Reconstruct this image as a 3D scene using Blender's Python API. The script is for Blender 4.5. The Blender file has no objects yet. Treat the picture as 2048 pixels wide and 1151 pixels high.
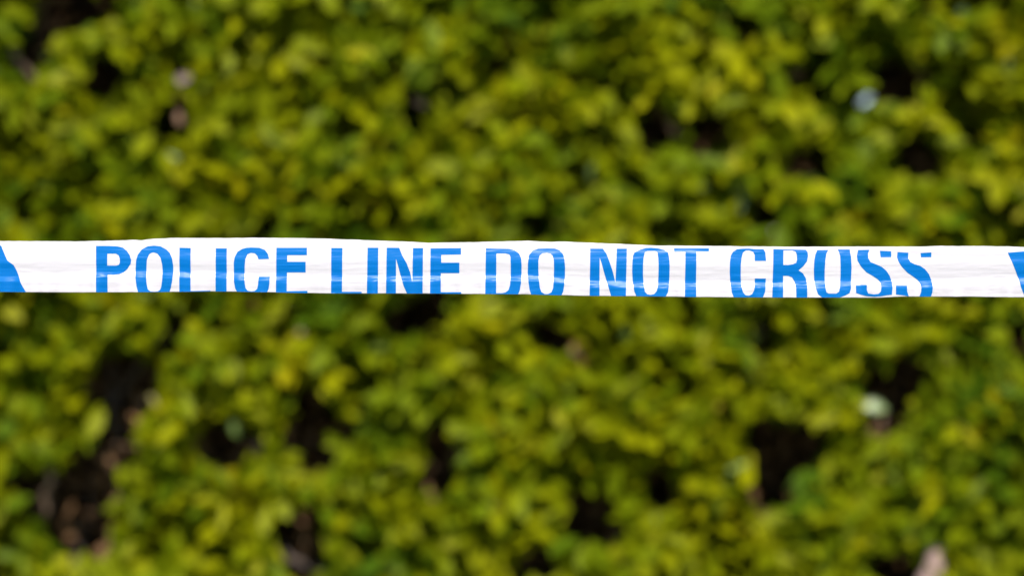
import bpy, bmesh, math, random
import numpy as np
from mathutils import Vector, Matrix, Quaternion, noise
from mathutils.geometry import tessellate_polygon

random.seed(7)
rng = np.random.default_rng(11)
R = math.radians
sc = bpy.context.scene
col = sc.collection

# ------------------------------------------------------------------ camera
TAPE_Y = 2.9                 # metres from the lens to the tape
HEDGE_Y = 4.62               # metres from the lens to the hedge face
CAM_Z = 1.22
PX = 1.2282 / 2048           # metres per photo pixel at the tape
cam = bpy.data.cameras.new('camera')
cam.lens = 85.0
cam.sensor_width = 36.0
cam.clip_start = 0.05
cam.clip_end = 3000
cam.dof.use_dof = True
cam.dof.focus_distance = TAPE_Y
cam.dof.aperture_fstop = 1.45
cam.dof.aperture_blades = 9
camo = bpy.data.objects.new('camera', cam)
camo.location = (0, 0, CAM_Z)
camo.rotation_euler = (R(90), 0, 0)
col.objects.link(camo)
sc.camera = camo

# ------------------------------------------------------------------ sky, sun, exposure
SUN_EL, SUN_ROT = R(43), R(176)
w = bpy.data.worlds.new('World')
sc.world = w
w.use_nodes = True
nt = w.node_tree
sky = nt.nodes.new('ShaderNodeTexSky')
sky.sky_type = 'NISHITA'
sky.sun_disc = False
sky.sun_elevation = SUN_EL
sky.sun_rotation = SUN_ROT
sky.air_density = 1.0
sky.dust_density = 0.0
sky.ozone_density = 1.2
nt.links.new(sky.outputs[0], nt.nodes['Background'].inputs[0])
nt.nodes['Background'].inputs[1].default_value = 0.10
sd = bpy.data.lights.new('sun', 'SUN')
sd.energy = 4.3
sd.angle = R(0.53)
sd.color = (1.0, 0.95, 0.86)
so = bpy.data.objects.new('sun', sd)
sdir = Vector((math.sin(SUN_ROT) * math.cos(SUN_EL), math.cos(SUN_ROT) * math.cos(SUN_EL), math.sin(SUN_EL)))
so.rotation_euler = sdir.to_track_quat('Z', 'Y').to_euler()
so.location = sdir * 20
col.objects.link(so)
sc.view_settings.view_transform = 'Standard'
sc.view_settings.look = 'None'
sc.view_settings.exposure = 1.0
sc.view_settings.gamma = 1.0
sc.view_settings.use_curve_mapping = False
sc.render.engine = 'CYCLES'
sc.cycles.use_denoising = True
sc.cycles.max_bounces = 8
sc.cycles.transparent_max_bounces = 8


def at(px, py, y):
    """the point of the place seen at photo pixel (px, py), y metres away"""
    k = PX / TAPE_Y * y
    return Vector(((px - 1024) * k, y, CAM_Z + (575.5 - py) * k))


def tag(o, label=None, cat=None, group=None, kind=None):
    if label: o['label'] = label
    if cat: o['category'] = cat
    if group: o['group'] = group
    if kind: o['kind'] = kind
    return o


def link(name, me, parent=None):
    o = bpy.data.objects.new(name, me)
    col.objects.link(o)
    if parent: o.parent = parent
    return o


# ------------------------------------------------------------------ materials
def mat(name):
    m = bpy.data.materials.new(name)
    m.use_nodes = True
    return m, m.node_tree, m.node_tree.nodes['Principled BSDF']


def ramp(nt, stops):
    r = nt.nodes.new('ShaderNodeValToRGB')
    el = r.color_ramp.elements
    while len(el) < len(stops): el.new(0.5)
    for e, (p, c) in zip(el, stops):
        e.position = p
        e.color = (*c, 1)
    return r


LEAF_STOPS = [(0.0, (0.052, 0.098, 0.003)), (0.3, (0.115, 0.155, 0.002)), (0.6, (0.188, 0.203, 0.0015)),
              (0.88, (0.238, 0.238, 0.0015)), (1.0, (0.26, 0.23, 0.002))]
DEAD_STOPS = [(0.0, (0.12, 0.064, 0.028)), (0.45, (0.19, 0.105, 0.052)), (0.8, (0.21, 0.12, 0.062)), (1.0, (0.23, 0.135, 0.075))]


def leaf_mat(name, stops, source, trans, rough, spec):
    m, nt, b = mat(name)
    if source == 'attr':
        a = nt.nodes.new('ShaderNodeAttribute'); a.attribute_name = 'tint'; val = a.outputs['Fac']
    else:
        a = nt.nodes.new('ShaderNodeObjectInfo'); val = a.outputs['Random']
    r = ramp(nt, stops)
    nt.links.new(val, r.inputs[0])
    b.inputs['Roughness'].default_value = rough
    b.inputs['Specular IOR Level'].default_value = spec
    nz = nt.nodes.new('ShaderNodeTexNoise'); nz.inputs['Scale'].default_value = 60
    geo = nt.nodes.new('ShaderNodeNewGeometry')
    nt.links.new(geo.outputs['Position'], nz.inputs['Vector'])
    hs = nt.nodes.new('ShaderNodeHueSaturation')
    mr = nt.nodes.new('ShaderNodeMapRange')
    mr.inputs[1].default_value = .3; mr.inputs[2].default_value = .7
    mr.inputs[3].default_value = .8; mr.inputs[4].default_value = 1.2
    nt.links.new(nz.outputs[0], mr.inputs[0])
    nt.links.new(mr.outputs[0], hs.inputs['Value'])
    nt.links.new(r.outputs[0], hs.inputs['Color'])
    nt.links.new(hs.outputs[0], b.inputs['Base Color'])
    if trans > 0:
        t = nt.nodes.new('ShaderNodeBsdfTranslucent')
        nt.links.new(hs.outputs[0], t.inputs[0])
        mx = nt.nodes.new('ShaderNodeMixShader'); mx.inputs[0].default_value = trans
        nt.links.new(b.outputs[0], mx.inputs[1]); nt.links.new(t.outputs[0], mx.inputs[2])
        nt.links.new(mx.outputs[0], nt.nodes['Material Output'].inputs[0])
    return m


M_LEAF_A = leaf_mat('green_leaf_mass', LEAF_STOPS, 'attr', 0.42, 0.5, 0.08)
M_LEAF_O = leaf_mat('green_leaf', LEAF_STOPS[1:], 'obj', 0.42, 0.5, 0.08)
M_DEAD_A = leaf_mat('withered_leaf_mass', DEAD_STOPS, 'attr', 0.15, 0.7, 0.2)
M_DEAD_O = leaf_mat('withered_leaf', [(0, (.15, .085, .045)), (1, (.24, .14, .085))], 'obj', 0.2, 0.6, 0.3)
M_ORANGE = leaf_mat('orange_leaf', [(0, (.24, .085, .008)), (1, (.30, .135, .012))], 'obj', 0.25, 0.5, 0.3)
M_MAUVE = leaf_mat('mauve_bark_leaf', [(0, (.11, .07, .065)), (1, (.18, .12, .11))], 'obj', 0.1, 0.6, 0.3)
M_PALE = leaf_mat('pale_leaf', [(0, (.11, .17, .03)), (1, (.15, .21, .055))], 'obj', 0.3, 0.35, 0.5)


def bark(name, c0, c1):
    m, nt, b = mat(name)
    nz = nt.nodes.new('ShaderNodeTexNoise'); nz.inputs['Scale'].default_value = 35; nz.inputs['Detail'].default_value = 6
    tc = nt.nodes.new('ShaderNodeTexCoord')
    nt.links.new(tc.outputs['Object'], nz.inputs['Vector'])
    r = ramp(nt, [(0.3, c0), (0.7, c1)])
    nt.links.new(nz.outputs[0], r.inputs[0])
    nt.links.new(r.outputs[0], b.inputs['Base Color'])
    b.inputs['Roughness'].default_value = 0.85
    bp = nt.nodes.new('ShaderNodeBump'); bp.inputs['Strength'].default_value = .5; bp.inputs['Distance'].default_value = .003
    nt.links.new(nz.outputs[0], bp.inputs['Height']); nt.links.new(bp.outputs[0], b.inputs['Normal'])
    return m


M_BARK = bark('brown_bark', (.06, .042, .034), (.13, .095, .08))
M_TWIG = bark('twig_bark', (.09, .055, .034), (.17, .108, .068))
M_PINK = bark('pinkish_bark', (.17, .11, .095), (.31, .205, .185))
M_SHOOT, _nt, _b = mat('green_shoot')
_b.inputs['Base Color'].default_value = (.13, .11, .02, 1); _b.inputs['Roughness'].default_value = .6


def film(name, c, rough, spec, thin):
    """thin printed polythene"""
    m, nt, b = mat(name)
    nz = nt.nodes.new('ShaderNodeTexNoise'); nz.inputs['Scale'].default_value = 9; nz.inputs['Detail'].default_value = 5
    tc = nt.nodes.new('ShaderNodeTexCoord'); mp = nt.nodes.new('ShaderNodeMapping')
    mp.inputs['Scale'].default_value = (1.2, 1, 40)
    nt.links.new(tc.outputs['Object'], mp.inputs[0]); nt.links.new(mp.outputs[0], nz.inputs['Vector'])
    bp = nt.nodes.new('ShaderNodeBump'); bp.inputs['Strength'].default_value = .25; bp.inputs['Distance'].default_value = .0010
    nt.links.new(nz.outputs[0], bp.inputs['Height']); nt.links.new(bp.outputs[0], b.inputs['Normal'])
    b.inputs['Base Color'].default_value = (*c, 1)
    b.inputs['Roughness'].default_value = rough
    b.inputs['Specular IOR Level'].default_value = spec
    t = nt.nodes.new('ShaderNodeBsdfTranslucent'); t.inputs[0].default_value = (*c, 1)
    mx = nt.nodes.new('ShaderNodeMixShader'); mx.inputs[0].default_value = thin
    nt.links.new(b.outputs[0], mx.inputs[1]); nt.links.new(t.outputs[0], mx.inputs[2])
    nt.links.new(mx.outputs[0], nt.nodes['Material Output'].inputs[0])
    return m


M_WHITE = film('white_polythene', (.585, .55, .59), .3, .35, .3)
M_BLUE = film('blue_print', (.0, .122, .41), .33, .13, .2)


# ------------------------------------------------------------------ ground
def ground():
    n = 40
    xs = np.concatenate([-np.geomspace(2500, 4, 20), np.linspace(-3, 3, 13), np.geomspace(4, 2500, 20)])
    V = [(x, y, 0.012 * noise.noise((x * .7, y * .7, 0)) if abs(x) < 20 and abs(y) < 20 else 0) for y in xs for x in xs]
    k = len(xs)
    F = [(j * k + i, j * k + i + 1, (j + 1) * k + i + 1, (j + 1) * k + i) for j in range(k - 1) for i in range(k - 1)]
    me = bpy.data.meshes.new('ground'); me.from_pydata(V, [], F)
    m, nt, b = mat('grass_and_soil')
    nz = nt.nodes.new('ShaderNodeTexNoise'); nz.inputs['Scale'].default_value = 6; nz.inputs['Detail'].default_value = 8
    tc = nt.nodes.new('ShaderNodeTexCoord'); nt.links.new(tc.outputs['Object'], nz.inputs['Vector'])
    r = ramp(nt, [(.35, (.045, .05, .015)), (.55, (.07, .085, .02)), (.7, (.11, .085, .05))])
    nt.links.new(nz.outputs[0], r.inputs[0]); nt.links.new(r.outputs[0], b.inputs['Base Color'])
    b.inputs['Roughness'].default_value = .95
    me.materials.append(m)
    o = link('ground', me)
    tag(o, kind='structure')


ground()

# ------------------------------------------------------------------ hedge
hedge = bpy.data.objects.new('hedge', None)
hedge.location = (0, HEDGE_Y, 0)
col.objects.link(hedge)
tag(hedge, 'tall sunlit yellow green leafy hedge filling the view behind the tape', 'hedge')
HINV = Vector((0, HEDGE_Y, 0))

# hollows in the hedge face (photo pixels at the hedge face: x0, x1, y0, y1)
GAPS = np.array([
    (85, 230, -25, 60), (40, 95, 40, 150), (155, 235, 130, 185), (345, 385, 120, 180), (322, 375, 195, 268), (555, 590, 70, 118),
    (622, 678, 92, 142), (490, 542, 425, 480), (-10, 60, 390, 435), (575, 630, 392, 418), (300, 340, 255, 290),
    (845, 905, 8, 42), (965, 1025, 108, 156), (808, 846, 188, 258), (1138, 1192, 130, 162), (1180, 1240, 145, 182),
    (1288, 1345, 198, 292), (1175, 1240, 253, 292), (1112, 1178, 330, 360), (1232, 1292, 340, 387), (1050, 1090, 420, 482),
    (1330, 1370, 435, 475), (1480, 1515, 35, 82), (1565, 1620, 125, 178), (1750, 1842, 138, 202), (1845, 1905, 128, 152),
    (1878, 1932, 190, 252), (1920, 1973, 245, 292), (1788, 1878, 285, 348), (1370, 1442, 240, 312), (1572, 1655, 290, 360),
    (1950, 2030, 402, 444), (1522, 1548, 435, 485), (1688, 1708, 375, 470), (730, 770, 270, 300), (905, 945, 185, 205),
    (1890, 1960, -20, 30), (1690, 1720, 20, 50),
    (310, 362, 655, 720), (165, 315, 715, 826), (205, 280, 815, 935), (118, 228, 900, 1118), (405, 520, 843, 935), (578, 650, 780, 945),
    (565, 650, 1025, 1160), (42, 98, 754, 788), (35, 107, 935, 1020), (776, 878, 590, 655), (1063, 1135, 628, 694),
    (845, 897, 845, 988), (1140, 1238, 985, 1104), (1025, 1122, 1105, 1160), (1302, 1355, 920, 1012), (1105, 1170, 925, 985),
    (695, 755, 1070, 1110), (1508, 1555, 636, 724), (1438, 1472, 788, 845), (1510, 1642, 850, 944), (1502, 1584, 925, 1022),
    (1726, 1808, 740, 866), (1770, 1828, 705, 798), (1742, 1838, 1105, 1170), (1893, 1952, 612, 642), (2020, 2060, 650, 722),
    (960, 1010, 990, 1015), (420, 480, 620, 660), (1955, 1985, 850, 890), (480, 520, 690, 720),
], float)
GC = np.stack([(GAPS[:, 0] + GAPS[:, 1]) / 2, (GAPS[:, 2] + GAPS[:, 3]) / 2], 1)
GR = np.stack([(GAPS[:, 1] - GAPS[:, 0]) / 2, (GAPS[:, 3] - GAPS[:, 2]) / 2], 1) * 1.08
BIG = (GAPS[:, 1] - GAPS[:, 0]) * (GAPS[:, 3] - GAPS[:, 2]) > 4200
GR = GR + np.where(BIG, 12, 5)[:, None]
SKYHOLES = np.array([(1722, 209, 9), (1740, 194, 5), (1557, 470, 9)], float)


def world_to_px(P):
    k = PX / TAPE_Y * P[:, 1]
    return np.stack([1024 + P[:, 0] / k, 575.5 - (P[:, 2] - CAM_Z) / k], 1)


def fbm(x, z, s, seed):
    return noise.noise((x * s + seed, z * s - seed, seed * .37)) + .5 * noise.noise((x * s * 2.1 - seed, z * s * 2.1, seed))


CLUMPS = np.stack([rng.uniform(-1.8, 1.8, 620), rng.uniform(.05, 2.3, 620), rng.uniform(.06, .11, 620), rng.uniform(.5, 1.0, 620)], 1)


def front(x, z):
    """depth of the hedge face behind HEDGE_Y"""
    return 0.05 * fbm(x, z, 2.6, 3.3) + 0.012 * fbm(x, z, 8.0, 8.1) + 0.10 - .075 * clump(x, z)[0]


def clump(x, z):
    """how far a leafy spray bulges at (x, z), and which spray it is"""
    d = 1 - ((CLUMPS[:, 0] - x) ** 2 + (CLUMPS[:, 1] - z) ** 2) / CLUMPS[:, 2] ** 2
    d = np.sqrt(np.maximum(d, 0)) * CLUMPS[:, 3]
    k = int(np.argmax(d))
    return float(d[k]), (k if d[k] > 0 else -1)


# one leaf: rows along its length, three points across, folded at the midrib
def leaf_template(fold, curl, wid, coarse=False):
    V, F = [], []
    rows = [(0, .06), (.18, .50), (.45, .97), (.68, .90), (.87, .50), (1.0, .02)]
    if coarse: rows = [(0, .06), (.5, 1.0), (1.0, .05)]
    for t, wd in rows:
        hw = .5 * wid * wd
        z = -curl * t * t
        V += [(-hw, t, z + fold * hw), (0, t, z), (hw, t, z + fold * hw)]
    for i in range(len(rows) - 1):
        a = i * 3
        F += [(a, a + 1, a + 4, a + 3), (a + 1, a + 2, a + 5, a + 4)]
    return np.array(V, float), np.array(F, int)


TEMPL = [leaf_template(.30, .12, .44), leaf_template(.2, .20, .50), leaf_template(.4, .06, .40), leaf_template(.25, -.08, .46)]

TEMPL_FAR = [leaf_template(f, c, w_ + .04, True) for f, c, w_ in [(.30, .12, .44), (.2, .20, .50), (.4, .06, .40), (.25, -.08, .46)]]


def frames(axis, up, roll):
    """rotation matrices whose Y column is the axis"""
    y = axis / np.linalg.norm(axis, axis=1, keepdims=True)
    x = np.cross(y, up); x /= np.maximum(np.linalg.norm(x, axis=1, keepdims=True), 1e-6)
    z = np.cross(x, y)
    c, s = np.cos(roll)[:, None], np.sin(roll)[:, None]
    x2 = x * c + z * s
    z2 = np.cross(x2, y)
    return np.stack([x2, y, z2], 2)


def leaves_mesh(name, P, Rm, S, T, which, m, templ=None):
    Vs, Fs, off = [], [], 0
    tint = []
    for k, (tv, tf) in enumerate(templ or TEMPL):
        idx = np.where(which == k)[0]
        if not len(idx): continue
        v = np.einsum('nij,kj->nki', Rm[idx], tv) * S[idx][:, None, None] + P[idx][:, None, :]
        n, q = v.shape[:2]
        f = tf[None] + (np.arange(n) * q)[:, None, None] + off
        Vs.append(v.reshape(-1, 3)); Fs.append(f.reshape(-1, 4)); tint.append(np.repeat(T[idx], q))
        off += n * q
    V = np.concatenate(Vs); F = np.concatenate(Fs).astype(np.int32); tint = np.concatenate(tint)
    V = V - np.array(HINV)
    me = bpy.data.meshes.new(name)
    me.vertices.add(len(V)); me.vertices.foreach_set('co', V.ravel())
    me.loops.add(F.size); me.loops.foreach_set('vertex_index', F.ravel())
    me.polygons.add(len(F))
    me.polygons.foreach_set('loop_start', np.arange(0, F.size, 4, dtype=np.int32))
    me.polygons.foreach_set('use_smooth', np.ones(len(F), bool))
    a = me.attributes.new('tint', 'FLOAT', 'POINT'); a.data.foreach_set('value', tint.astype(np.float32))
    me.update(calc_edges=True)
    me.materials.append(m)
    return me


X0, X1, Z0, Z1 = -1.75, 1.75, 0.12, 2.25

# --- living shoots in the outer shell: base point, outward axis, 8-11 leaves each
N_SH = 8200
sx = rng.uniform(X0, X1, N_SH); sz = rng.uniform(Z0, Z1, N_SH)
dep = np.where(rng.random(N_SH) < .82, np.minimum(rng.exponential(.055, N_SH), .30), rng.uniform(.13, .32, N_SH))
sy = HEDGE_Y + np.array([front(a, b) for a, b in zip(sx, sz)]) + dep
ax = np.stack([rng.normal(0, .5, N_SH), -rng.uniform(.5, 1.1, N_SH), rng.normal(.45, .45, N_SH)], 1)
ax /= np.linalg.norm(ax, axis=1, keepdims=True)
sl = rng.uniform(.06, .13, N_SH)
big = np.array([0.5 + .5 * noise.noise((a * 2.3, b * 2.3, 4.4)) for a, b in zip(sx, sz)])
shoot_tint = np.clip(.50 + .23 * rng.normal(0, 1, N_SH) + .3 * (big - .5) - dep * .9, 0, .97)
cell = np.array([clump(a, b)[1] for a, b in zip(sx, sz)])
cell_tint = rng.normal(0, .15, len(CLUMPS) + 1)
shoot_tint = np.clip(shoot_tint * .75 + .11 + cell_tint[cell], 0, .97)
# the shoots of one spray fan out from its middle
fan = np.stack([sx - CLUMPS[cell, 0], np.zeros(N_SH), sz - CLUMPS[cell, 1]], 1) / CLUMPS[cell, 2][:, None]
ax = ax + np.where(cell[:, None] >= 0, fan * .7, 0)
ax /= np.linalg.norm(ax, axis=1, keepdims=True)
nl = rng.integers(8, 12, N_SH)
sid = np.repeat(np.arange(N_SH), nl)
kk = np.concatenate([np.arange(n) for n in nl])
tt = .12 + .88 * kk / nl[sid]
base = np.stack([sx, sy, sz], 1)
tip = base + ax * sl[:, None]
P = base[sid] + ax[sid] * (sl[sid] * tt)[:, None]
up0 = np.tile(np.array([[0.13, .21, 1.0]]), (N_SH, 1))
e1 = np.cross(ax, up0); e1 /= np.linalg.norm(e1, axis=1, keepdims=True); e2 = np.cross(e1, ax)
ang = kk * 2.4 + rng.normal(0, .25, len(kk)) + rng.uniform(0, 6.28, N_SH)[sid]
rad = e1[sid] * np.cos(ang)[:, None] + e2[sid] * np.sin(ang)[:, None]
spread = (1.25 - .75 * tt + rng.normal(0, .15, len(kk)))[:, None]
la = ax[sid] * .5 + rad * spread
la /= np.linalg.norm(la, axis=1, keepdims=True)
LR = frames(la, ax[sid] + np.array([[0, -.15, .35]]), rng.normal(0, .35, len(kk)))
LS = rng.uniform(.046, .074, len(kk)) * (1.08 - .45 * np.abs(tt - .6))
LT = np.clip(shoot_tint[sid] + rng.normal(0, .07, len(kk)), 0, 1)
LW = rng.integers(0, 4, len(kk))
mid = P + la * (LS * .6)[:, None]


def in_gap(mid, depth=None):
    q = world_to_px(mid)
    bad = np.zeros(len(q), bool)
    warp = np.stack([np.array([18 * noise.noise((a * .012, b * .012, 2.2)) for a, b in q]),
                     np.array([18 * noise.noise((a * .012, b * .012, 7.7)) for a, b in q])], 1)
    qq = q + warp
    for c, r, b in zip(GC, GR, BIG):
        d = (qq - c) / r
        hit = (np.abs(d) ** 2.4).sum(1) < 1
        if not b and depth is not None: hit &= depth < .13       # small hollows still have leaves at the back
        bad |= hit
    return bad


def in_skyhole(mid, grow=0.0):
    q = world_to_px(mid)
    bad = np.zeros(len(q), bool)
    for x, y, r in SKYHOLES:
        bad |= (q[:, 0] - x) ** 2 + (q[:, 1] - y) ** 2 < (r + grow) ** 2
    return bad


keep = ~(in_gap(mid, dep[sid]) | in_skyhole(mid, 12))
# a hedge grows in under its own shade: leaves thin out deep in
# --- the 300 leaves that show largest: the shoots that stand out furthest in view
q = world_to_px(tip)
inview = (q[:, 0] > 10) & (q[:, 0] < 2038) & (q[:, 1] > 10) & (q[:, 1] < 1141) & ((q[:, 1] < 470) | (q[:, 1] > 600))
nkeep = np.bincount(sid[keep], minlength=N_SH)
order = np.argsort(tip[:, 1])
chosen, pts, total = [], [], 0
for i in order:
    if not inview[i] or nkeep[i] < 6: continue
    if any((q[i, 0] - a) ** 2 + (q[i, 1] - b) ** 2 < 120 ** 2 for a, b in pts): continue
    if total + nkeep[i] > 300: continue
    chosen.append(i); pts.append(q[i]); total += nkeep[i]
    if total >= 292: break
chosen_set = np.zeros(N_SH, bool); chosen_set[chosen] = True


def tube(name, pts, radii, m, sides=6, parent=hedge):
    bm = bmesh.new()
    add_tube(bm, pts, radii, sides)
    me = bpy.data.meshes.new(name); bm.to_mesh(me); bm.free()
    for p in me.polygons: p.use_smooth = True
    me.materials.append(m)
    return link(name, me, parent)


def add_tube(bm, pts, radii, sides=5):
    rings = []
    pts = [Vector(p) for p in pts]
    for i, p in enumerate(pts):
        d = (pts[min(i + 1, len(pts) - 1)] - pts[max(i - 1, 0)]).normalized()
        qn = d.to_track_quat('Z', 'Y')
        rings.append([bm.verts.new(p + qn @ Vector((math.cos(a) * radii[i], math.sin(a) * radii[i], 0)))
                      for a in [6.2832 * k / sides for k in range(sides)]])
    for a, b in zip(rings, rings[1:]):
        for k in range(sides):
            bm.faces.new((a[k], a[(k + 1) % sides], b[(k + 1) % sides], b[k]))
    bm.faces.new(rings[0][::-1]); bm.faces.new(rings[-1])


leaf_me = []
for k, (tv, tf) in enumerate(TEMPL):
    me = bpy.data.meshes.new('leaf'); me.from_pydata([tuple(v) for v in tv], [], [tuple(int(i) for i in f) for f in tf])
    for p in me.polygons: p.use_smooth = True
    me.materials.append(M_LEAF_O); leaf_me.append(me)


def put_leaf(name, me, p, Rm, s, parent, pinv):
    o = link(name, me, parent)
    M = Matrix([[*(Rm[r] * s), 0] for r in range(3)] + [[0, 0, 0, 1]])
    M.translation = Vector(p) - pinv
    o.matrix_local = M
    return o


for i in chosen:
    b0 = Vector(base[i]); t0 = Vector(tip[i])
    s = tube('shoot', [(0, 0, 0), (t0 - b0) * .5, (t0 - b0)], [.0016, .0013, .0008], M_SHOOT, 5)
    s.location = b0 - HINV
    for j in np.where((sid == i) & keep)[0]:
        put_leaf('leaf', leaf_me[LW[j]], P[j], LR[j], LS[j], s, b0)

sel = keep & ~chosen_set[sid]
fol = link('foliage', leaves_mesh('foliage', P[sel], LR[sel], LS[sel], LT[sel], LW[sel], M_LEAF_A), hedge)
tag(fol, kind='stuff')


# --- withered inner leaves and the leafy far side that closes the hedge
def scatter(n, y0, y1, s0, s1, tint, m, name, only=None):
    p = np.stack([rng.uniform(X0, X1, n), rng.uniform(y0, y1, n), rng.uniform(Z0, Z1, n)], 1)
    a = rng.normal(0, 1, (n, 3)); a[:, 2] -= .2
    Rm = frames(a, rng.normal(0, 1, (n, 3)), rng.uniform(0, 6.28, n))
    S = rng.uniform(s0, s1, n)
    md = p + Rm[:, :, 1] * (S * .5)[:, None]
    k = ~in_skyhole(md, 10)
    if only is not None:                 # just inside the big hollows
        qm = world_to_px(md)
        ins = np.zeros(n, bool)
        for c, rr in zip(GC[only], GR[only]): ins |= (((qm - c) / (rr * .95)) ** 2).sum(1) < 1
        k &= ins
    T = np.clip(rng.normal(tint, .2, n), 0, 1)
    o = link(name, leaves_mesh(name, p[k], Rm[k], S[k], T[k], rng.integers(0, 4, n)[k], m, TEMPL_FAR), hedge)
    tag(o, kind='stuff')


scatter(19000, HEDGE_Y + .15, HEDGE_Y + .55, .03, .055, .35, M_DEAD_A, 'withered_foliage')
scatter(56000, HEDGE_Y + .5, HEDGE_Y + .95, .055, .085, .15, M_DEAD_A, 'inner_foliage')
scatter(64000, HEDGE_Y + .92, HEDGE_Y + 1.12, .05, .075, .35, M_LEAF_A, 'far_side_foliage')

scatter(16000, HEDGE_Y + .17, HEDGE_Y + .40, .03, .05, .12, M_DEAD_A, 'withered_foliage', BIG)

# --- fine twigs, too many to pick apart
bm = bmesh.new()
cnt = 0
while cnt < 1500:
    p = Vector((random.uniform(X0, X1), HEDGE_Y + random.uniform(.16, .7), random.uniform(Z0, Z1 - .1)))
    d = Vector((random.gauss(0, .6), random.gauss(-.5, .5), random.gauss(.5, .6))).normalized()
    L = random.uniform(.08, .3)
    pts_ = [p, p + d * L * .5 + Vector((random.gauss(0, .01), 0, random.gauss(0, .01))), p + d * L]
    if pts_[2].y < HEDGE_Y + .12: continue
    if in_skyhole(np.array([tuple(v) for v in pts_]), 8).any(): continue
    r = random.uniform(.0012, .0032)
    add_tube(bm, [v - HINV for v in pts_], [r, r * .85, r * .6], 4)
    cnt += 1
me = bpy.data.meshes.new('twigs'); bm.to_mesh(me); bm.free(); me.materials.append(M_TWIG)
tag(link('twigs', me, hedge), kind='stuff')


# --- trunks rising from the ground, each a part
def bent(p0, p1, n, amp):
    p0, p1 = Vector(p0), Vector(p1)
    out = []
    for i in range(n + 1):
        t = i / n
        o = Vector((random.gauss(0, amp), random.gauss(0, amp), 0)) if 0 < i < n else Vector()
        out.append(p0.lerp(p1, t) + o)
    return out


for tx, ty, top, r in [(-1.45, .45, 1.9, .022), (-1.12, .52, 2.0, .019), (-.76, .42, 1.75, .024), (-.40, .50, 2.0, .020), (-.02, .46, 1.9, .023),
                       (.30, .55, 2.05, .018), (.52, .40, 1.8, .021), (.98, .50, 1.95, .02), (1.38, .45, 1.9, .022)]:
    pp = bent((tx, ty, -.05), (tx + random.gauss(0, .12), ty + random.gauss(0, .05), top), 9, .014)
    tube('trunk', pp, [r * (1 - .72 * i / 9) for i in range(10)], M_BARK, 8)


# --- branches that show in the openings
def branch(px0, py0, px1, py1, d0, d1, r, m=M_TWIG, name='branch'):
    c = at(px0, py0, HEDGE_Y); d0 += front(c.x, c.z) - .04; d1 += front(c.x, c.z) - .06
    pp = bent(at(px0, py0, HEDGE_Y + d0) - HINV, at(px1, py1, HEDGE_Y + d1) - HINV, 4, .006)
    tube(name, pp, [r, r * .95, r * .88, r * .8, r * .7], m, 7)


branch(505, 885, 690, 1030, .02, .12, .0075)
branch(440, 625, 590, 720, .05, .15, .007)
branch(600, 660, 690, 830, .03, .16, .0065)
branch(20, 100, 105, 200, .0, .10, .008)
branch(95, -20, 60, 90, .05, .15, .008)
branch(98, 930, 90, 1040, .02, .08, .008)
branch(228, 690, 238, 1010, .22, .30, .013, M_BARK)
pp = [at(a, b, HEDGE_Y + d) - HINV for a, b, d in [(1880, 1082, .012), (1874, 1096, .006), (1868, 1122, .002), (1856, 1160, .005), (1845, 1260, .05)]]
tube('branch', pp, [.008, .016, .021, .024, .025], M_PINK, 9)
branch(1520, 600, 1500, 800, .12, .2, .011)
branch(340, 660, 180, 860, .14, .3, .008, M_BARK)
branch(1320, 200, 1370, 300, .10, .2, .009)
branch(1830, 130, 1960, 300, .12, .26, .007)
branch(1740, 900, 1830, 690, .14, .26, .007)
branch(560, 1090, 700, 1180, .12, .2, .010, M_BARK)
branch(300, 790, 420, 990, .02, .12, .0055, M_SHOOT)
branch(150, 1130, 190, 940, .18, .3, .009, M_BARK)
branch(1690, 480, 1705, 350, .10, .18, .006)
branch(1340, 640, 1250, 820, .10, .2, .006)


# --- single odd leaves: withered, orange, mauve, pale
def odd(px, py, d, size, m, name, label=None, face=None):
    me = bpy.data.meshes.get(name + m.name)
    if me is None:
        tv, tf = TEMPL[1]
        me = bpy.data.meshes.new(name + m.name)
        me.from_pydata([tuple(v) for v in tv], [], [tuple(int(i) for i in f) for f in tf])
        for p in me.polygons: p.use_smooth = True
        me.materials.append(m)
    a = np.array([[random.gauss(0, .7), random.gauss(-.2, .3), random.gauss(0, .7)]])
    Rm = frames(a, np.array([[-.3, -1.0, .7]]), np.array([random.gauss(0, .4)]))[0]
    c = at(px, py, HEDGE_Y)
    c = at(px, py, HEDGE_Y + d + front(c.x, c.z)) - Vector(Rm[:, 1]) * size * .5
    o = put_leaf(name, me, c, Rm, size, hedge, HINV)
    if label: o['label'] = label


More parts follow.
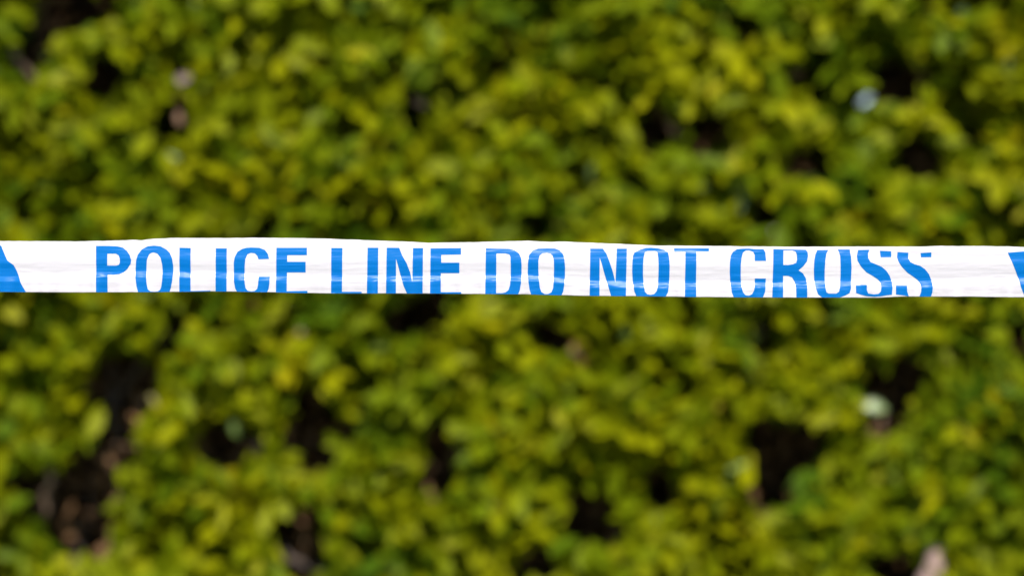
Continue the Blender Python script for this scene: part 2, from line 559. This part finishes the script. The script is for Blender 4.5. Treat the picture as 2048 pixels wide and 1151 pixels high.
D = -.035
odd(340, 372, D, .030, M_ORANGE, 'withered_leaf'); odd(352, 362, D, .026, M_ORANGE, 'withered_leaf'); odd(325, 380, D, .022, M_DEAD_O, 'withered_leaf')
odd(742, 405, D, .034, M_ORANGE, 'withered_leaf')
odd(1160, 688, D, .045, M_ORANGE, 'withered_leaf'); odd(1152, 705, D, .036, M_DEAD_O, 'withered_leaf'); odd(1168, 722, D, .028, M_ORANGE, 'withered_leaf')
odd(432, 428, D, .03, M_ORANGE, 'withered_leaf')
odd(278, 845, D, .028, M_ORANGE, 'withered_leaf')
odd(505, 608, D, .026, M_ORANGE, 'withered_leaf')
for x, y, s, m in [(366, 155, .05, M_MAUVE), (465, 75, .045, M_MAUVE), (358, 235, .032, M_DEAD_O), (1020, 80, .045, M_MAUVE), (862, 112, .032, M_MAUVE),
                   (780, 285, .045, M_DEAD_O), (840, 205, .04, M_DEAD_O), (900, 238, .036, M_DEAD_O), (1082, 160, .032, M_DEAD_O), (1490, 758, .05, M_MAUVE),
                   (1625, 830, .045, M_DEAD_O), (1600, 822, .04, M_DEAD_O), (466, 792, .036, M_MAUVE), (1712, 305, .045, M_DEAD_O), (1690, 312, .034, M_DEAD_O),
                   (1585, 150, .04, M_DEAD_O), (1940, 40, .045, M_MAUVE), (1925, 28, .04, M_PALE), (1515, 660, .04, M_DEAD_O), (2026, 268, .036, M_DEAD_O),
                   (1945, 1075, .036, M_MAUVE), (1000, 1010, .05, M_DEAD_O), (1040, 1020, .045, M_DEAD_O), (525, 215, .036, M_DEAD_O),
                   (190, 462, .05, M_MAUVE), (800, 715, .036, M_DEAD_O), (770, 900, .032, M_DEAD_O), (1345, 255, .04, M_DEAD_O), (1395, 40, .036, M_DEAD_O),
                   (1500, 80, .034, M_DEAD_O), (1120, 360, .032, M_MAUVE), (1860, 20, .03, M_DEAD_O), (1655, 855, .03, M_DEAD_O)]:
    odd(x, y, D + .03, s * .9, m, 'withered_leaf')
for x, y, s in [(1482, 396, .06), (1310, 1035, .055), (866, 377, .034), (975, 720, .055), (1395, 365, .05), (345, 320, .06), (1395, 450, .05), (990, 410, .05),
                (1745, 810, .06), (1470, 940, .06), (105, 110, .055), (2010, 140, .06), (1885, 75, .055), (175, 845, .06), (950, 360, .036),
                (1300, 130, .04), (1180, 345, .045), (1110, 610, .05), (470, 855, .045), (395, 20, .045), (355, 80, .036), (1545, 275, .036), (1250, 670, .045)]:
    odd(x, y, D + .002, s * .95, M_PALE, 'pale_leaf')

# ------------------------------------------------------------------ police tape
SC = 2048 / 480


def edge(parts):
    xs, ys = [], []
    for x0, pl in parts:
        for a, b in pl:
            xs.append(x0 + a / SC); ys.append(460 + b / SC)
    o = np.argsort(xs)
    return np.array(xs)[o], np.array(ys)[o]


TOPX, TOPY = edge([(-840, [(0, 120), (900, 100), (1700, 104), (2500, 92)]),
                   (0, [(0, 92), (350, 94), (700, 95), (950, 89), (1080, 85), (1130, 82), (1200, 86), (1310, 73), (1500, 66), (1800, 67)]),
                   (420, [(30, 66), (280, 66), (320, 64), (560, 66), (820, 68), (1000, 73), (1200, 80), (1400, 88), (1600, 95), (1790, 103)]),
                   (840, [(60, 108), (440, 102), (760, 95), (920, 90), (1000, 95), (1100, 100), (1230, 97), (1350, 103), (1700, 117), (1900, 127), (2000, 130)]),
                   (1320, [(0, 131), (700, 137), (1040, 141)]),
                   (1568, [(20, 142), (500, 140), (1150, 140), (1300, 135), (1700, 135), (2048, 143), (3000, 130), (4000, 145), (6000, 120)])])
BOTX, BOTY = edge([(-840, [(0, 540), (900, 545), (1700, 535), (2500, 528)]),
                   (0, [(0, 527), (300, 530), (700, 532), (900, 530), (1150, 530), (1600, 526), (1790, 523)]),
                   (420, [(20, 523), (250, 526), (500, 530), (760, 536), (1000, 540), (1790, 541)]),
                   (840, [(60, 541), (900, 548), (1350, 560), (1700, 563), (2030, 566)]),
                   (1320, [(100, 569), (600, 573), (1050, 575)]),
                   (1568, [(300, 575), (800, 577), (1000, 567), (1600, 568), (2048, 573), (3000, 560), (4000, 580), (6000, 570)])])
CRX = [-800, 0, 200, 330, 430, 520, 600, 750, 900, 1050, 1130, 1200, 1350, 1500, 1700, 1850, 2048, 2900]
CRY = [560, 556, 548, 549, 550, 556, 558, 557, 557, 556, 560, 568, 570, 570, 567, 567, 560, 565]


def ss(a, b, x):
    t = np.clip((x - a) / (b - a), 0, 1)
    return t * t * (3 - 2 * t)


def streak(px, py, sx, sy, seed):
    return noise.noise((px * sx + seed, py * sy + .02 * px * sy * math.sin(seed), seed * 1.7))


def relief(px, py):
    """how far the tape stands out towards the viewer (photo pixels): pleats, creases, crumple"""
    yc = np.interp(px, CRX, CRY) + 2.2 * noise.noise((px * .02, 1.1, 0))
    y1 = 523 + 4 * noise.noise((px * .004, 5.1, 0)) + (yc - 557) * .5      # upper pleat
    hw = 5.5 * (1.0 + .35 * noise.noise((px * .03, 9.1, 0)))
    f = lambda k, a: k * math.log1p(math.exp((py - a) / 1.6)) * 1.6          # soft kink: slope k below a
    z = .16 * (py - 500) + f(-.24, y1) + f(.56 * (1 + .3 * noise.noise((px * .05, 3.3, 0))), yc - hw) + f(-.46, yc + hw)
    band = math.exp(-((py - yc) / 9.0) ** 2)
    z += band * .9 * streak(px, py, .018, .20, 2.3)
    z += band * .5 * abs(streak(px, py, .05, .33, 6.1))
    z += .62 * streak(px, py, .006, .085, 4.2) + .5 * max(0, noise.noise((px * .045 + py * .09, py * .16 - px * .012, 9.4)) - .1) + .22 * streak(px, py, .012, .22, 7.9)
    # a second, shallow pleat just under the top edge, where the tape was folded
    on = max(float(ss(225, 250, px) * (1 - ss(325, 345, px))), float(ss(950, 1050, px) * (1 - ss(1420, 1470, px))))
    a2 = on * max(0, .6 + .9 * noise.noise((px * .011, 2.2, 6.0))) * .36
    y2 = 503.5 + 2 * noise.noise((px * .012, 4.0, 1.0))
    z += f(a2, y2 - 2.2) + f(-a2, y2 + 2.2)
    if px > 1500: z += .9 * (min(px - 1500, 250) / 250) * streak(px, py, .004, .06, 12.2)
    z += 3.0 * noise.noise((px * .0022, 0, 3.0))
    return z


tape = bpy.data.objects.new('police_tape', None)
tape.location = (0, TAPE_Y, CAM_Z)
col.objects.link(tape)
tag(tape, 'taut white plastic barrier tape printed POLICE LINE DO NOT CROSS in blue', 'barrier tape')


def tp(px, py, z):
    """tape-local point"""
    return ((px - 1024) * PX, -z * PX, (575.5 - py) * PX)


cols = np.concatenate([np.linspace(-820, -20, 90)[:-1], np.linspace(-20, 2070, 900), np.linspace(2070, 2900, 90)[1:]])
NR = 66
V, F = [], []
prof = None
for px in cols:
    t, b = np.interp(px, TOPX, TOPY), np.interp(px, BOTX, BOTY)
    t += .5 * noise.noise((px * .03, 0, 5)) + .35 * noise.noise((px * .09, 3, 5)); b += .35 * noise.noise((px * .025, 0, 8))
    line = []
    # folded-back strip behind the top edge
    zt = relief(px, t)
    for k in range(4): line.append((t + 13 - 4 * k, zt - 3.2 + .2 * k))
    line.append((t + .3, zt - 1.6))
    for i in range(NR + 1):
        py = t + (b - t) * i / NR
        line.append((py, relief(px, py)))
    zb = relief(px, b)
    line.append((b - .3, zb - 1.8))
    for k in range(6): line.append((b - 2 - 4 * k, zb - 3.4 - .35 * k))
    V += [tp(px, a, z) for a, z in line]
    n = len(line)
for i in range(len(cols) - 1):
    for j in range(n - 1):
        F.append((i * n + j, i * n + j + 1, (i + 1) * n + j + 1, (i + 1) * n + j))
me = bpy.data.meshes.new('strip'); me.from_pydata(V, [], F)
for p in me.polygons: p.use_smooth = True
me.materials.append(M_WHITE)
link('strip', me, tape)

# printed shapes: (label, x of the sheet origin, outlines)
G = []
def g(lbl, x0, *loops): G.append((lbl, x0, loops))
g('P', 0, [(820, 134), (920, 134), (1000, 137), (1050, 150), (1085, 178), (1110, 215), (1122, 255), (1118, 290), (1108, 300), (1090, 330), (1060, 358), (1020, 375), (970, 380), (922, 378), (922, 534), (828, 534)],
  [(918, 200), (990, 200), (1015, 215), (1026, 245), (1026, 275), (1018, 295), (995, 302), (918, 302)])
g('O', 0, [(1315, 132), (1370, 138), (1420, 165), (1450, 195), (1470, 240), (1480, 300), (1480, 370), (1474, 430), (1462, 490), (1448, 534), (1188, 534), (1172, 480), (1162, 410), (1160, 330), (1164, 260), (1178, 210), (1210, 165), (1260, 138)],
  [(1315, 190), (1345, 200), (1372, 235), (1385, 290), (1390, 350), (1388, 420), (1380, 480), (1370, 508), (1350, 522), (1320, 525), (1290, 522), (1268, 505), (1258, 460), (1252, 400), (1252, 320), (1256, 250), (1275, 205), (1295, 192)])
g('L', 0, [(1532, 150), (1627, 152), (1630, 519), (1797, 515), (1797, 528), (1535, 530)])
g('I', 0, [(1842, 155), (1935, 155), (1938, 530), (1842, 530)])
g('C', 420, [(350, 147), (420, 150), (470, 170), (495, 205), (505, 245), (415, 248), (405, 220), (385, 198), (350, 193), (320, 205), (303, 245), (298, 300), (296, 380), (300, 450), (308, 495), (325, 516), (355, 522), (385, 518), (405, 500), (412, 470), (417, 396), (512, 396), (510, 450), (503, 500), (486, 534), (240, 534), (218, 495), (208, 440), (205, 360), (204, 280), (212, 230), (235, 185), (275, 160), (310, 150)])
g('E', 420, [(567, 150), (827, 150), (827, 213), (660, 213), (660, 270), (817, 270), (817, 360), (658, 360), (658, 520), (833, 517), (833, 540), (565, 540)])
g('L', 420, [(1035, 152), (1130, 152), (1128, 525), (1295, 525), (1295, 545), (1035, 545)])
g('I', 420, [(1345, 150), (1436, 150), (1434, 546), (1340, 546)])
g('N', 420, [(1508, 150), (1614, 150), (1640, 215), (1680, 285), (1708, 360), (1727, 440), (1732, 153), (1818, 153), (1815, 546), (1685, 546), (1655, 480), (1630, 400), (1610, 320), (1588, 243), (1588, 546), (1503, 546)])
g('E', 840, [(90, 155), (350, 153), (350, 207), (182, 210), (182, 277), (336, 277), (336, 366), (178, 366), (178, 528), (352, 528), (352, 548), (87, 548)])
g('D', 840, [(562, 155), (760, 160), (810, 172), (845, 200), (863, 240), (867, 300), (866, 380), (862, 450), (852, 510), (835, 552), (557, 552)],
  [(652, 198), (730, 198), (762, 207), (772, 225), (774, 300), (774, 400), (768, 470), (755, 510), (730, 530), (700, 537), (650, 537)])
g('O', 840, [(1080, 155), (1150, 157), (1190, 172), (1220, 205), (1232, 250), (1238, 320), (1236, 400), (1230, 470), (1222, 520), (1205, 558), (953, 558), (935, 510), (925, 440), (919, 360), (921, 280), (930, 215), (960, 175), (1010, 158)],
  [(1080, 193), (1110, 197), (1132, 215), (1142, 260), (1143, 330), (1141, 420), (1135, 495), (1120, 530), (1095, 543), (1078, 545), (1060, 543), (1035, 527), (1022, 490), (1014, 420), (1010, 340), (1010, 260), (1020, 215), (1045, 197)])
g('N', 840, [(1453, 158), (1560, 158), (1590, 200), (1620, 280), (1645, 355), (1667, 445), (1680, 158), (1765, 158), (1755, 568), (1632, 568), (1600, 460), (1570, 360), (1550, 285), (1533, 232), (1530, 568), (1446, 568)])
g('O', 1160, [(605, 150), (665, 155), (720, 170), (750, 190), (760, 240), (764, 310), (762, 400), (757, 480), (748, 530), (725, 572), (484, 572), (462, 520), (450, 440), (444, 350), (446, 280), (452, 220), (465, 190), (510, 168), (560, 153)],
  [(605, 178), (640, 178), (660, 186), (667, 230), (670, 300), (668, 400), (664, 470), (652, 520), (630, 545), (600, 551), (572, 547), (552, 525), (543, 470), (537, 390), (537, 300), (541, 240), (553, 188), (575, 178)])
g('T', 1160, [(803, 155), (1100, 155), (1100, 184), (992, 182), (988, 576), (892, 576), (900, 184), (803, 184)])
g('C', 1160, [(1385, 158), (1440, 157), (1490, 163), (1565, 163), (1580, 190), (1586, 262), (1490, 262), (1490, 210), (1478, 185), (1445, 172), (1415, 172), (1390, 190), (1378, 235), (1370, 300), (1370, 400), (1375, 480), (1388, 530), (1410, 555), (1440, 558), (1465, 545), (1482, 515), (1490, 470), (1490, 412), (1584, 412), (1582, 470), (1575, 530), (1555, 576), (1310, 576), (1292, 530), (1282, 450), (1276, 360), (1277, 280), (1285, 220), (1305, 185), (1340, 163)])
g('R', 1160, [(1650, 162), (1925, 168), (1940, 185), (1944, 220), (1935, 265), (1900, 310), (1862, 342), (1900, 368), (1925, 410), (1935, 470), (1935, 582), (1842, 582), (1840, 490), (1830, 440), (1808, 402), (1775, 390), (1732, 388), (1728, 580), (1638, 580)],
  [(1735, 172), (1810, 172), (1838, 182), (1848, 205), (1850, 250), (1842, 278), (1815, 290), (1775, 298), (1732, 297)])
g('O', 1568, [(283, 170), (377, 170), (360, 200), (350, 260), (345, 340), (345, 420), (350, 500), (358, 530), (375, 540), (440, 540), (463, 525), (473, 480), (480, 400), (480, 300), (478, 220), (460, 165), (560, 165), (570, 230), (574, 320), (570, 420), (566, 500), (555, 535), (520, 555), (470, 573), (320, 573), (285, 545), (265, 490), (256, 420), (252, 340), (256, 260), (266, 210)])
g('S', 1568, [(632, 170), (728, 168), (715, 200), (717, 240), (735, 272), (780, 290), (830, 312), (870, 345), (900, 390), (917, 440), (921, 490), (915, 550), (870, 555), (820, 564), (770, 567), (700, 562), (650, 550), (610, 535), (608, 465), (703, 466), (703, 510), (715, 540), (760, 547), (800, 543), (820, 525), (826, 490), (822, 450), (800, 420), (755, 390), (700, 358), (655, 310), (625, 260), (620, 215)],
  'new', [(818, 176), (913, 180), (915, 232), (823, 232)])
g('S', 1568, [(968, 187), (1060, 192), (1058, 240), (1075, 272), (1110, 290), (1160, 305), (1200, 332), (1235, 375), (1257, 430), (1265, 490), (1262, 530), (1250, 566), (1150, 566), (1165, 525), (1168, 490), (1160, 455), (1140, 425), (1100, 395), (1050, 362), (1005, 315), (975, 270), (963, 230)],
  'new', [(950, 470), (1045, 472), (1046, 520), (1060, 564), (1010, 555), (950, 548)], 'new', [(1165, 195), (1256, 189), (1256, 230), (1168, 232)])
words = ['POLICE'] * 6 + ['LINE'] * 4 + ['DO'] * 2 + ['NOT'] * 3 + ['CROSS'] * 5


def printed(name, x0, loops, label=None):
    bm = bmesh.new()
    groups, cur = [], []
    for l in loops:
        if l == 'new':
            groups.append(cur); cur = []
        else:
            cur.append([(x0 + a / SC, 460 + b / SC) for a, b in l])
    groups.append(cur)
    for gr in groups:
        flat = [p for l in gr for p in l]
        tris = tessellate_polygon([[Vector((a, -b, 0)) for a, b in l] for l in gr])
        vs = [bm.verts.new((a, b, 0)) for a, b in flat]
        for t in tris:
            try: bm.faces.new([vs[i] for i in t])
            except ValueError: pass
    xs = [v.co.x for v in bm.verts]; ys = [v.co.y for v in bm.verts]
    def cut(co, no):
        bmesh.ops.bisect_plane(bm, geom=bm.verts[:] + bm.edges[:] + bm.faces[:], dist=1e-4, plane_co=co, plane_no=no)
    y = math.floor(min(ys)) + .37
    while y < max(ys):
        cut((0, y, 0), (0, 1, 0)); y += 1.6
    x = math.floor(min(xs)) + .37
    while x < max(xs):
        cut((x, 0, 0), (1, 0, 0)); x += 4.0
    for v in bm.verts:
        px = v.co.x
        t, b = np.interp(px, TOPX, TOPY) + 1.2, np.interp(px, BOTX, BOTY) - .35
        py = min(max(v.co.y, t), b)
        v.co = tp(px, py, relief(px, py) + .55)
    bmesh.ops.dissolve_degenerate(bm, dist=1e-7, edges=bm.edges[:])
    bmesh.ops.recalc_face_normals(bm, faces=bm.faces[:])
    if sum(f.normal.y for f in bm.faces) > 0: bmesh.ops.reverse_faces(bm, faces=bm.faces[:])
    me = bpy.data.meshes.new(name); bm.to_mesh(me); bm.free()
    for p in me.polygons: p.use_smooth = True
    me.materials.append(M_BLUE)
    o = link(name, me, tape)
    if label: o['label'] = label
    return o


for (lbl, x0, loops), wd in zip(G, words):
    printed('letter', x0, loops, 'blue printed letter %s of the word %s' % (lbl, wd))
# slanting stripes before and after the message
printed('stripe', 0, [[(-480, 125), (-150, 122), (0, 128), (12, 140), (40, 205), (65, 258), (95, 280), (120, 298), (145, 345), (170, 410), (185, 455), (232, 535), (-270, 545)]])
printed('stripe', 0, [[(-1150, 135), (-720, 128), (-500, 548), (-930, 550)]])
printed('stripe', 1568, [[(1910, 192), (2048, 180), (2420, 178), (2630, 566), (2055, 576), (2020, 490), (2000, 410), (1960, 310)]])
printed('stripe', 1568, [[(2700, 176), (3150, 170), (3370, 560), (2920, 564)]])
